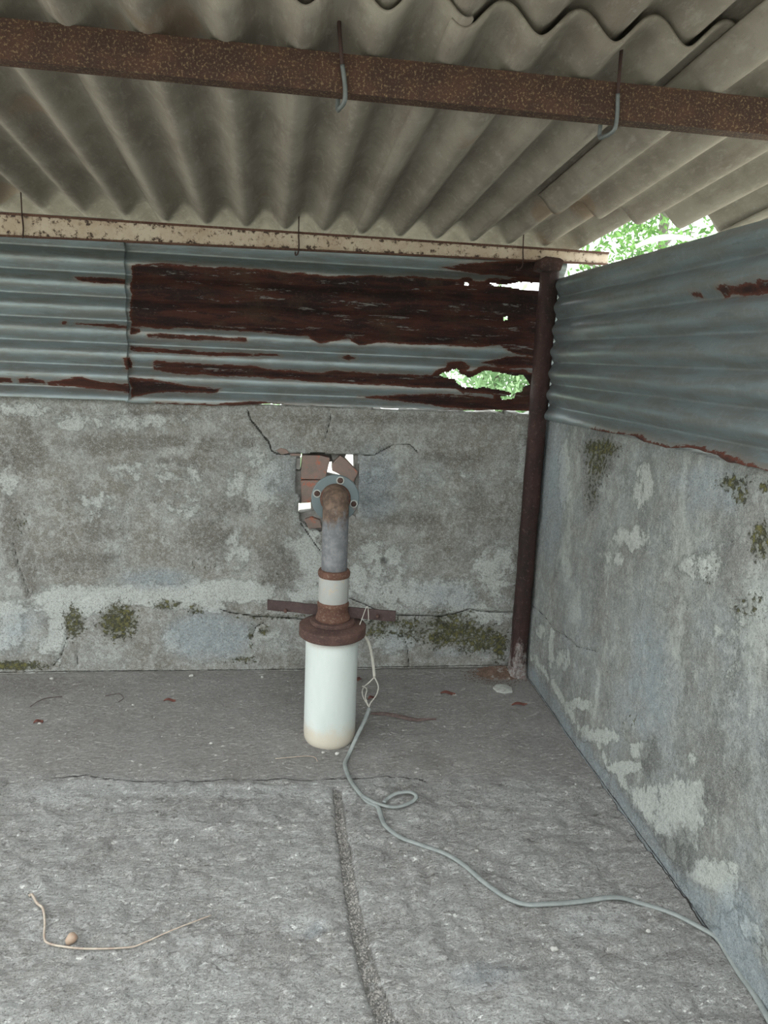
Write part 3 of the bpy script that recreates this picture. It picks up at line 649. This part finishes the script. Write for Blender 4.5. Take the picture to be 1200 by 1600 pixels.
# lumpy cement collar around its foot is part of the floor; thin skirt
head = empty('well_head_pipe', (AX, AY, .35), 'grey steel pipe rising from the rusty disc and bending back to the wall', 'pipe')
for nm, prof, mt, jt in (('clamp_disc', [(.0, .350), (.1015, .350), (.1035, .352), (.1038, .377), (.102, .380), (.080, .386), (.0, .388)], RUST_DISC, .012),
     ('upper_disc', [(.0, .386), (.068, .386), (.070, .388), (.069, .396), (.066, .399), (.0, .401)], RUST_DISC, .02),
     ('collar', [(.0, .398), (.052, .398), (.054, .404), (.051, .412), (.0475, .420), (.0465, .440), (.049, .444), (.049, .452), (.046, .458), (.0, .458)], RUST_ORANGE, .012),
     ('coupling', [(.0, .457), (.0455, .457), (.0462, .460), (.0462, .535), (.0455, .538), (.0, .538)], COUP, .008),
     ('threaded_ring', [(.0, .537), (.0475, .537), (.049, .542), (.049, .550), (.046, .557), (.041, .559), (.0, .559)], RUST_ORANGE, .015)):
    child(lathe(nm, prof, (AX, AY, 0), 56, mt, jit=jt), head)
# riser and elbow, one bent tube
top = .772; rb = .052; P = [Vector((AX, AY, z)) for z in np.linspace(.55, top-rb, 8)]
dn = Vector((.01, .59, -.055)).normalized()
for k in range(1, 13):
    a = math.pi/2*k/12; P.append(Vector((AX, AY+rb*(1-math.cos(a)), top-rb+rb*math.sin(a))))
P.append(Vector((AX, AY+rb+.012, top)))
child(sweep('elbow_pipe', P, .0395, seg=36, side=lambda t, tt: Vector((1, 0, 0)), mat=ELBOW, taper=lambda t: 1.0 if t < .8 else 1.0+.05*(t-.8)/.2), head)
# flange disc facing the camera, on the elbow's mouth
fc = Vector((AX+.001, AY+rb+.004, top-.006))
bm = bmesh.new(); seg = 56; R0 = .0735
boltp = [(math.cos(math.radians(a))*.0585, math.sin(math.radians(a))*.0585) for a in (77, 165, 253, 345)]
nr = 26
V = []; F = []
ring = [math.radians(360*k/seg) for k in range(seg)]
for y in (0, .014):
    for r in (.0, R0*.995): pass
pr = [(0.0, 0.0), (.040, 0.0), (.071, 0.0), (R0, .002), (R0, .012), (.071, .014), (0.0, .014)]
for (r, y) in pr:
    for a in ring: V.append((fc.x+r*math.cos(a), fc.y+y, fc.z+r*math.sin(a)))
for i in range(len(pr)-1):
    for k in range(seg): F.append((i*seg+k, (i+1)*seg+k, (i+1)*seg+(k+1) % seg, i*seg+(k+1) % seg))
fo = link('flange', mesh('flange', V, F), FLANGE); e = fo.modifiers.new('e', 'EDGE_SPLIT'); e.split_angle = .6; child(fo, head)
def yring(name, c, prof, mat, seg=24):
    V = []; F = []
    for (r, y) in prof:
        for k in range(seg):
            a = 2*math.pi*k/seg; V.append((c[0]+r*math.cos(a), c[1]+y, c[2]+r*math.sin(a)))
    for i in range(len(prof)-1):
        for k in range(seg): F.append((i*seg+k, (i+1)*seg+k, (i+1)*seg+(k+1) % seg, i*seg+(k+1) % seg))
    return link(name, mesh(name, V, F), mat)
for (bx_, bz_) in boltp:
    c = (fc.x+bx_, fc.y, fc.z+bz_)
    child(yring('washer', c, [(.0088, -.0005), (.0092, -.002), (.0122, -.002), (.0124, .001)], MORT), head)
    b = yring('bolt', c, [(0, -.004), (.0072, -.004), (.0086, -.0028), (.0088, .001)], RUST_DISC, 6 if bx_ > .03 else 12); child(b, head)
child(yring('weld_collar', (fc.x, fc.y, fc.z), [(.0395, -.012), (.0435, -.010), (.047, -.004), (.0475, .001)], RUST_ORANGE, 40), head)
# the run behind the flange into the wall opening
P = [fc+Vector((0, .012, 0)), Vector((AX+.004, -.25, .735)), Vector((AX+.01, .0, .704)), Vector((AX+.014, .22, .685))]
child(sweep('outlet_pipe', smooth_path(P, 6), .036, seg=24, mat=PIPEG), head)
# clamp bar lying on the disc behind the collar
zb = .418
ca, cb = pl(417, 948, 2, zb), pl(619, 966, 2, zb)
d = Vector(cb-ca); d.z = 0; nrm = Vector((-d.y, d.x, 0)).normalized(); off = Vector((0, .012, 0))
V = []
for e_, s in ((Vector(ca), 0), (Vector(cb), 0)):
    for dy, dz in ((0, -.0165), (0, .0165), (.008, .0165), (.008, -.0165)): V.append(e_+nrm*dy+Vector((0, 0, dz))+off)
F = [(0, 1, 2, 3), (7, 6, 5, 4), (0, 4, 5, 1), (1, 5, 6, 2), (2, 6, 7, 3), (3, 7, 4, 0)]
me = mesh('clamp_bar', V, F, False); bm = bmesh.new(); bm.from_mesh(me); bmesh.ops.recalc_face_normals(bm, faces=bm.faces)
bmesh.ops.subdivide_edges(bm, edges=[e for e in bm.edges if e.calc_length() > .2], cuts=30)
for v in bm.verts: v.co += Vector((0, float(vn(v.co.x*30, 3))*.003, (float(vn(v.co.x*25, v.co.z*40))-.5)*.003))
bm.to_mesh(me); bm.free()
cbar = child(bev(link('clamp_bar', me, RUST_BAR), .0015), head)
for px_, py_ in ((446, 955), (590, 963)):
    q = Vector(pl(px_, py_, 1, (Vector(ca)+d*((px_-417)/202)).y+.004))
    V = []; F = []
    o = yring('bolt_head', (q.x, q.y+.004, q.z), [(0, -.009), (.005, -.009), (.006, -.006), (.006, .004)], RUST_DISC, 6); child(o, cbar); 
bpy.context.view_layer.update()
for o in cbar.children: o.matrix_parent_inverse = cbar.matrix_world.inverted()

# ================================================================== BRICK WEDGES IN THE OPENING
def wedge(label, poly, y0, y1, cat='brick', mat=BRICK):
    P = pxline(poly, 1, y0, 0, 2); o = prism('brick', P, y0, y1, mat, .0008); bev(o, .003)
    return tag(o, label, cat)
wedge('reddish brick standing in the opening, left one above the flange', [(472, 711), (500, 712), (516, 716), (513, 730), (509, 749), (470, 749), (470, 735)], .012, .07)
wedge('short brown brick under the left brick, behind the flange', [(470, 750.5), (509, 750.5), (505, 772), (487, 780), (485, 786), (471, 786)], .016, .07)
wedge('pentagon-shaped broken brick leaning in the opening, right above the flange', [(532, 712), (540, 717), (560, 738), (553, 753), (519, 735), (519, 724)], .004, .06)
wb_ch = [([(466, 802), (492, 798), (520, 806), (556, 800), (562, 830), (468, 830)], .02, .09), ([(476, 812), (486, 808), (500, 812), (503, 826), (482, 826)], .0, .03),
         ([(544, 800), (556, 806), (557, 826), (540, 826)], .012, .07), ([(462, 716), (469, 716), (469, 734), (463, 734)], .01, .09),
         ([(553.5, 704), (570, 704), (572, 770), (556, 768)], .022, .1), ([(552, 757), (572, 757), (572, 830), (548, 830)], .018, .1), ([(516, 705), (543, 705), (535, 724), (532, 736), (520.5, 736), (519.5, 722)], .04, .1), ([(478, 703), (532, 703), (532, 719), (516, 721), (478, 717)], .06, .1),
         ([(507, 738), (560, 752), (560, 805), (486, 806), (486, 775), (507, 745)], .05, .1), ([(455, 734), (472, 734), (472, 786), (457, 783)], .03, .1)]
for i, (poly, a, b) in enumerate(wb_ch):
    P = pxline(poly, 1, a, 0, 2); o = prism('brick', P, a, b, RAWC if i != 1 else BRICK, .003); bev(o, .003); o.parent = wb
for i, (poly, a, b) in enumerate([([(430, 704), (438, 700), (447, 702), (452, 708), (440, 711)], -.004, .02), ([(452, 709), (470, 709), (470, 713), (455, 712)], -.001, .02)]):
    P = pxline(poly, 1, a, 0, 2); o = prism('brick_chip', P, a, b, BRICK, .001); bev(o, .002); o.parent = wb

# ================================================================== CABLE
def fz(x, y): return float(floor_h(np.array([x]), np.array([y]))[0])
def F3(px, py, dz=.004):
    p = pl(px, py, 2, 0); return (p[0], p[1], fz(p[0], p[1])+dz)
hang = [pl(557, 990, 1, -.50), pl(566, 991, 1, -.50), pl(576, 1004, 1, -.49), pl(582, 1030, 1, -.49), pl(585, 1058, 1, -.495)]
cable = empty('cable', F3(560, 1240), 'thin grey flat cable snaking from the well pipe to the right wall', 'cable')
sideX = lambda t, tt: Vector((1, .3, 0))
child(sweep('upper_cable', smooth_path(hang, 6), .0052, .0026, side=sideX, mat=WIRE, seg=8), cable)
L1 = [pl(585, 1058, 1, -.495), pl(577, 1066, 1, -.495), pl(567, 1076, 1, -.49), pl(567, 1088, 1, -.49), pl(577, 1106, 1, -.50)]
L2 = [pl(585, 1058, 1, -.495), pl(591, 1072, 1, -.50), pl(588, 1086, 1, -.505), pl(578, 1100, 1, -.50), pl(577, 1108, 1, -.50)]
L3 = [pl(566, 1072, 1, -.495), pl(573, 1077, 1, -.49), pl(571, 1090, 1, -.49), pl(577, 1106, 1, -.50)]
for L_ in (L1, L2, L3): child(sweep('bared_strand', smooth_path(L_, 6), .0022, mat=WIRE, seg=8), cable)
main = [pl(577, 1106, 1, -.50), pl(570, 1125, 1, -.53), pl(557, 1152, 1, -.58)]+[F3(x, y, .006) for x, y in [(545, 1178), (539, 1194), (546, 1214), (556, 1234), (574, 1252), (590, 1262)]]
main += [F3(x, y, .006) for x, y in [(596, 1275), (603, 1290), (625, 1306), (655, 1318), (695, 1332), (725, 1352), (755, 1380), (790, 1404), (822, 1413), (860, 1413), (900, 1408), (960, 1403), (1000, 1408), (1050, 1426), (1095, 1450), (1120, 1468)]]
main += [F3(x, y, .006) for x, y in [(1135, 1490), (1155, 1520), (1180, 1560), (1208, 1610), (1250, 1690)]]
up = lambda t, tt: tt.cross(Vector((0, 0, 1))) if abs(tt.z) < .9 else Vector((1, 0, 0))
child(sweep('main_cable', smooth_path(main, 7), .0068, .0040, side=up, mat=CABLE, seg=10), cable)
lp = [F3(566, 1246, .008), F3(590, 1258, .009), F3(618, 1262, .010), F3(642, 1256, .012), F3(650, 1250, .014), F3(640, 1246, .016), F3(620, 1246, .016), F3(606, 1250, .014), F3(600, 1256, .010)]
child(sweep('folded_end', smooth_path(lp, 7), .0060, .0036, side=up, mat=CABLE, seg=10), cable)
st = [pl(562, 976, 1, -.56), pl(566, 966, 1, -.545), pl(572, 950, 1, -.535), pl(575, 950, 1, -.535), pl(576, 968, 1, -.545)]
tag(sweep('string', smooth_path(st, 5), .0012, mat=WIRE, seg=6), 'thin white string hooked over the right arm of the clamp bar', 'string')

# ================================================================== THINGS ON THE FLOOR
def fl_tube(name, pts, r, mat, label, cat, taper=None, lift=.003):
    P = smooth_path([F3(x, y, lift) for x, y in pts], 6)
    return tag(sweep(name, P, r, mat=mat, seg=7, taper=taper), label, cat)
fl_tube('straw', [(45, 1397), (50, 1396), (58, 1412), (67, 1420), (70, 1440), (69, 1462), (75, 1473), (100, 1482), (140, 1484), (200, 1478), (224, 1474), (270, 1456), (330, 1431)], .0020, STRAW,
        'long thin dry stalk lying curved on the floor at the lower left', 'stalk', taper=lambda t: 1.6-.9*t, lift=.007)
fl_tube('straw', [(430, 1186), (455, 1184), (480, 1182), (492, 1184), (496, 1190)], .0014, STRAW, 'short pale straw in front of the white casing pipe', 'stalk', lift=.005)
fl_tube('twig', [(47, 1104), (60, 1095), (75, 1090), (97, 1087)], .0012, BARK, 'fine dark curled twig on the floor near the left end of the back wall', 'twig')
fl_tube('twig', [(165, 1088), (185, 1084), (193, 1092), (185, 1098)], .0011, BARK, 'fine dark hooked twig on the floor left of the white casing pipe', 'twig')
def blob(name, px, py, s, mat, label, cat, lift=.4, seed=0, parent=None):
    bm = bmesh.new(); bmesh.ops.create_icosphere(bm, subdivisions=2, radius=1)
    x, y, z = F3(px, py, 0)
    for v in bm.verts:
        k = .8+.4*float(vn(v.co.x*1.6+seed*3.1+5, v.co.y*1.6+v.co.z*1.3+7, seed)); v.co = Vector((v.co.x*s[0]*k+x, v.co.y*s[1]*k+y, v.co.z*s[2]*k+z+s[2]*lift))
    me = bpy.data.meshes.new(name); bm.to_mesh(me); bm.free(); me.polygons.foreach_set('use_smooth', [seed == 99]*len(me.polygons)); o = link(name, me, mat)
    return tag(o, label, cat) if label else o
SHELL = plain('brown_seed_pod', (.28, .215, .16), .7, sc=90, c2=(.30, .19, .13))
blob('seed_pod', 112, 1472, (.012, .0125, .012), SHELL, 'small brown seed pod beside the dry stalk', 'pod', .8, 99)
# bark strip
xs = np.linspace(0, 1, 26); c0, c1 = np.array(F3(580, 1114, 0)), np.array(F3(682, 1124, 0)); V = []; F = []
for i, t in enumerate(xs):
    p = c0+(c1-c0)*t; w = .012*max(0, math.sin(math.pi*min(1, t*1.1+.03)))**.6*(1 if t < .55 else 1-(t-.55)*.9)+.001
    yy = p[1]+.006*math.sin(t*7); z = fz(p[0], yy)
    for k, (dy, dz) in enumerate(((-w, .002), (-w*.3, .007), (w*.4, .008), (w, .002), (w*.3, .0), (-w*.4, .0))): V.append((p[0], yy+dy, z+dz+.001))
for i in range(len(xs)-1):
    for k in range(6): F.append((i*6+k, (i+1)*6+k, (i+1)*6+(k+1) % 6, i*6+(k+1) % 6))
tag(link('bark_strip', mesh('bark_strip', V, F, False), BARK), 'dark curled strip of bark on the floor right of the casing pipe', 'bark')
def leaf(px, py, L, W, ang, mat, label, cat='leaf'):
    x, y, z = F3(px, py, .003); V = []; F = []; n = 9
    for i in range(n):
        t = i/(n-1); w = W*math.sin(math.pi*(.04+.92*t))**.8
        for s in (-1, 0, 1):
            a = (t-.5)*L; b = s*w; zz = .004*abs(s)+.004*math.sin(t*5)+.003*s*t
            V.append((x+a*math.cos(ang)-b*math.sin(ang), y+a*math.sin(ang)+b*math.cos(ang), z+zz))
    for i in range(n-1):
        for k in range(2): F.append((i*3+k, i*3+k+1, (i+1)*3+k+1, (i+1)*3+k))
    o = link('dry_leaf', mesh('dry_leaf', V, F), mat); solid(o, .0009, 0); return tag(o, label, cat)
leaf(700, 1083, .055, .009, -.1, REDB, 'reddish brown dry leaf on the floor between the cable and the post')
leaf(561, 1062, .035, .012, 1.2, REDB, 'dark red dry leaf close against the back of the casing pipe')
leaf(581, 1091, .032, .009, .5, REDB, 'reddish dry leaf lying behind the bared cable strands')
leaf(265, 1096, .040, .006, .1, REDB, 'small reddish dry leaf on the floor left of the casing pipe')
leaf(60, 1128, .030, .008, .6, REDB, 'curled brown dry leaf on the floor at the far left')
leaf(812, 1100, .06, .008, .1, REDB, 'dark reddish leaf scrap below the post by the right wall')
# mortar chip
def slab(name, pxs, t, mat, label, cat):
    b = [F3(x, y, 0) for x, y in pxs]; n = len(b); V = [(x, y, z+.001) for x, y, z in b]+[(x, y, z+t*random.uniform(.7, 1.1)) for x, y, z in b]
    cx_, cy_ = sum(q[0] for q in b)/n, sum(q[1] for q in b)/n; V.append((cx_, cy_, max(q[2] for q in b)+t*1.3))
    F = [(k, (k+1) % n, (k+1) % n+n, k+n) for k in range(n)]+[(k+n, (k+1) % n+n, 2*n) for k in range(n)]
    return tag(bev(link(name, mesh(name, V, F, False), mat), .0015, 1), label, cat)
slab('mortar_chip', [(770, 1074), (776, 1069), (790, 1070), (800, 1074), (801, 1081), (788, 1083), (776, 1080)], .008, MORT, 'flat pale mortar flake in front of the rust heap', 'mortar flake')
# pebbles
for i, (x, y, s) in enumerate([(299, 1057, .009), (81, 1059, .008), (208, 1102, .005), (62, 1129, .006), (410, 1057, .006), (505, 1175, .006), (527, 1176, .007), (866, 1481, .008), (1014, 1448, .006), (745, 1327, .005), (330, 1160, .006), (900, 1075+150, .005)]):
    lab = ['white pebble on the floor left of the casing, near the back wall', 'pale pebble at the foot of the back wall near the moss', 'tiny white pebble on the rear floor at the left', 'pebble beside the curled brown leaf at the far left',
           'small pale pebble at the wall foot left of the casing pipe', 'small white pebble just in front of the casing pipe foot', 'white pebble between the casing pipe foot and the cable', 'pale pebble below the cable at the lower right',
           'small pebble right beneath the cable near the right wall', 'tiny pale pebble above the cable bend', 'small pebble on the rear floor before the broken lip', 'tiny pebble on the floor beside the right wall'][i]
    blob('pebble', x, y, (s, s*.8, s*.6), PEB, lab, 'pebble', .7, i+10)
# grit in the groove and around, rust heap
def chips(name, pts, smin, smax, mat, label, cat, flat=.5):
    V = []; F = []
    base = [(1, 0, 0), (-.8, .3, 0), (.1, .9, 0), (0, -.9, .1), (0, 0, 1), (0, .1, -.6)]
    fc_ = [(0, 2, 4), (2, 1, 4), (1, 3, 4), (3, 0, 4), (2, 0, 5), (1, 2, 5), (3, 1, 5), (0, 3, 5)]
    for (x, y, z) in pts:
        s = random.uniform(smin, smax)*random.uniform(.6, 1); a = random.uniform(0, 6.28); n = len(V); c, d_ = math.cos(a), math.sin(a)
        for (u, v, w) in base:
            u *= random.uniform(.7, 1.2); v *= random.uniform(.6, 1.1)
            V.append((x+s*(u*c-v*d_), y+s*(u*d_+v*c), z+s*w*flat))
        F += [tuple(n+i for i in f) for f in fc_]
    return tag(link(name, mesh(name, V, F, False), mat), label, cat, kind='stuff')
pts = []
ga = np.array(groove); seglen = np.linalg.norm(np.diff(ga, axis=0), axis=1); cum = np.r_[0, np.cumsum(seglen)]
for i in range(1500):
    s = random.uniform(0, cum[-1]); x = np.interp(s, cum, ga[:, 0]); y = np.interp(s, cum, ga[:, 1]); w = np.interp(y, [-1.7, -1.4, -.62], [.020, .015, .008])
    x += random.uniform(-w, w); pts.append((x, y, fz(x, y)+.001))
chips('gravel', pts, .0015, .0052, GRAV, 'loose grey grit filling the groove in the floor', 'gravel', .8)
pts = []
for i in range(1500):
    x = random.uniform(-2, -.02); y = -abs(random.gauss(0, .35))-.01
    if y < -1.6 or math.hypot(x-AX, y-AY) < .09: continue
    pts.append((x, y, fz(x, y)+.0005))
chips('grit', pts, .001, .0036, PEB, 'scattered fine pale grit on the rear part of the floor', 'grit', .6)
HE = F3(778, 1052, 0); hx, hy = -.13, -.085
RFL = plain('rust_flakes', (.095, .058, .042), .95, sc=90, c2=(.17, .115, .085), c3=(.26, .24, .22), bd=.003)
Uh = np.linspace(-.26, .0, 70); Vh = np.linspace(-.17, .0, 50)
hz = lambda X, Y: .026*np.exp(-(((X+.085)/.085)**2+((Y+.045)/.055)**2)**1.2)-.006
o = grid('rust_heap', Uh, Vh, lambda X, Y: (X, Y, floor_h(X, Y)+hz(X, Y)+.007*fbm(X*55, Y*55, 3, 77)), keep=lambda X, Y: hz(X, Y) > -.005, mat=RFL)
heap = tag(o, 'low heap of orange-brown rust flakes at the foot of the corner post', 'rust heap')
pts = []
for i in range(1500):
    x = random.gauss(-.095, .065); y = random.gauss(-.06, .038)
    if not (-.27 < x < -.005 and -.2 < y < -.005): continue
    pts.append((x, y, max(fz(x, y), fz(x, y)+float(hz(np.array(x), np.array(y))))+.001))
c_ = chips('loose_flakes', pts, .002, .006, RFL, None, None, .4); c_.parent = heap

# ================================================================== OUTSIDE
def tree(loc, h, r, n, leafmat, label, trunk_r=.09, crown_z=None, seed=1, ls=.07, squash=1.0, name='tree', cat='tree'):
    rs = np.random.default_rng(seed); root = empty(name, loc, label, cat)
    if trunk_r:
        T = [Vector(loc)+Vector((0, 0, -.1)), Vector(loc)+Vector((.06, .02, h*.4)), Vector(loc)+Vector((-.05, 0, h*.75)), Vector(loc)+Vector((0, 0, h))]
        child(sweep('trunk', smooth_path(T, 6), trunk_r, mat=TRUNK, seg=10, taper=lambda t: 1.2-.9*t), root)
        for k in range(7):
            a = rs.uniform(0, 6.28); z0 = h*rs.uniform(.3, .8); b = Vector(loc)+Vector((0, 0, z0))
            e_ = b+Vector((math.cos(a)*r*.8, math.sin(a)*r*.8, rs.uniform(.1, .6)))
            child(sweep('branch', smooth_path([b, (b+e_)/2+Vector((0, 0, .1)), e_], 4), trunk_r*.35, mat=TRUNK, seg=6, taper=lambda t: 1.1-.9*t), root)
    cz_ = crown_z or h*.62
    nc = 40; cl = rs.normal(size=(nc, 3)); cl /= np.linalg.norm(cl, axis=1)[:, None]; cl *= (rs.uniform(.3, 1, nc)**.5)[:, None]*np.array([r, r, (h-cz_)*1.05*squash])*.85
    V = []; F = []
    for i in range(n):
        c = cl[rs.integers(nc)]+rs.normal(size=3)*r*.17; c = c+np.array([loc[0], loc[1], loc[2]+cz_])
        if c[2] < .02: c[2] = rs.uniform(.02, .3)
        a = rs.normal(size=3); a /= np.linalg.norm(a); b = np.cross(a, rs.normal(size=3)); b /= np.linalg.norm(b); s = ls*rs.uniform(.6, 1.3); k = len(V)
        nn = np.cross(a, b)
        V += [c-a*s, c+b*s*.38+nn*s*.1, c+a*s, c-b*s*.38+nn*s*.1]; F += [(k, k+1, k+2), (k, k+2, k+3)]
    f = link('foliage', mesh('foliage', V, F, False), leafmat); f['kind'] = 'stuff'; child(f, root)
    return root
q = pl(1034, 365, 1, 6.2); tree((q[0], 6.2, -.05), 5.4, 1.4, 11000, LEAF3, 'leafy tree outside seen through the roof gap at the right, dark trunk', .07, 2.3, 3, ls=.05)
q = pl(1085, 365, 1, 3.0); tree((q[0]+.55, 3.0, -.05), 2.9, .7, 5200, LEAF3, 'bright green bushy tree behind the right end of the roof gap', .05, 1.7, 5, ls=.04)
q = pl(800, 600, 1, 2.6)
for i, (x, y, r, h, l) in enumerate([(q[0]-.1, 2.7, .62, 1.9, 'green bush outside seen through the large hole in the rusted sheet'), (q[0]+1.25, 2.6, .6, 2.2, 'green bush outside behind the corner post'),
        (q[0]-2.0, 3.6, .9, 2.2, 'green bush outside behind the rusted metal sheet'), (q[0]-4.2, 3.8, .9, 2.2, 'green bush outside behind the left metal sheet')]):
    tree((x, y, -.05), h, r, 8000, LEAF, l, .03, h*.5, 11+i, ls=.035, name='bush', cat='bush')
# broad-leaved plant
q = pl(1095, 372, 1, 1.6); root = empty('broadleaf_plant', (q[0]+.1, 1.6, -.05), 'pale broad-leaved plant beyond the right wall under the roof edge', 'plant')
T = [Vector((q[0]+.1, 1.6, -.08)), Vector((q[0]+.12, 1.6, .9)), Vector((q[0]+.05, 1.6, q[2]-.05))]
child(sweep('stem', smooth_path(T, 6), .03, mat=LEAF2, seg=8, taper=lambda t: 1.2-.8*t), root)
for k in range(9):
    a = k*2.4; L = .42; W = .085; b = T[2]+Vector((0, 0, -.05-.05*k+.1)); V = []; F = []; n = 10
    for i in range(n):
        t = i/(n-1); w = W*math.sin(math.pi*(.05+.9*t))**.7; rr = t*L; zz = .35*rr*1.4-1.1*rr*rr
        for s in (-1, 0, 1):
            V.append((b.x+rr*math.cos(a)-s*w*math.sin(a), b.y+rr*math.sin(a)+s*w*math.cos(a), b.z+zz+.02*abs(s)))
    for i in range(n-1):
        for j in range(2): F.append((i*3+j, i*3+j+1, (i+1)*3+j+1, (i+1)*3+j))
    child(link('leaf', mesh('leaf', V, F), LEAF2), root)
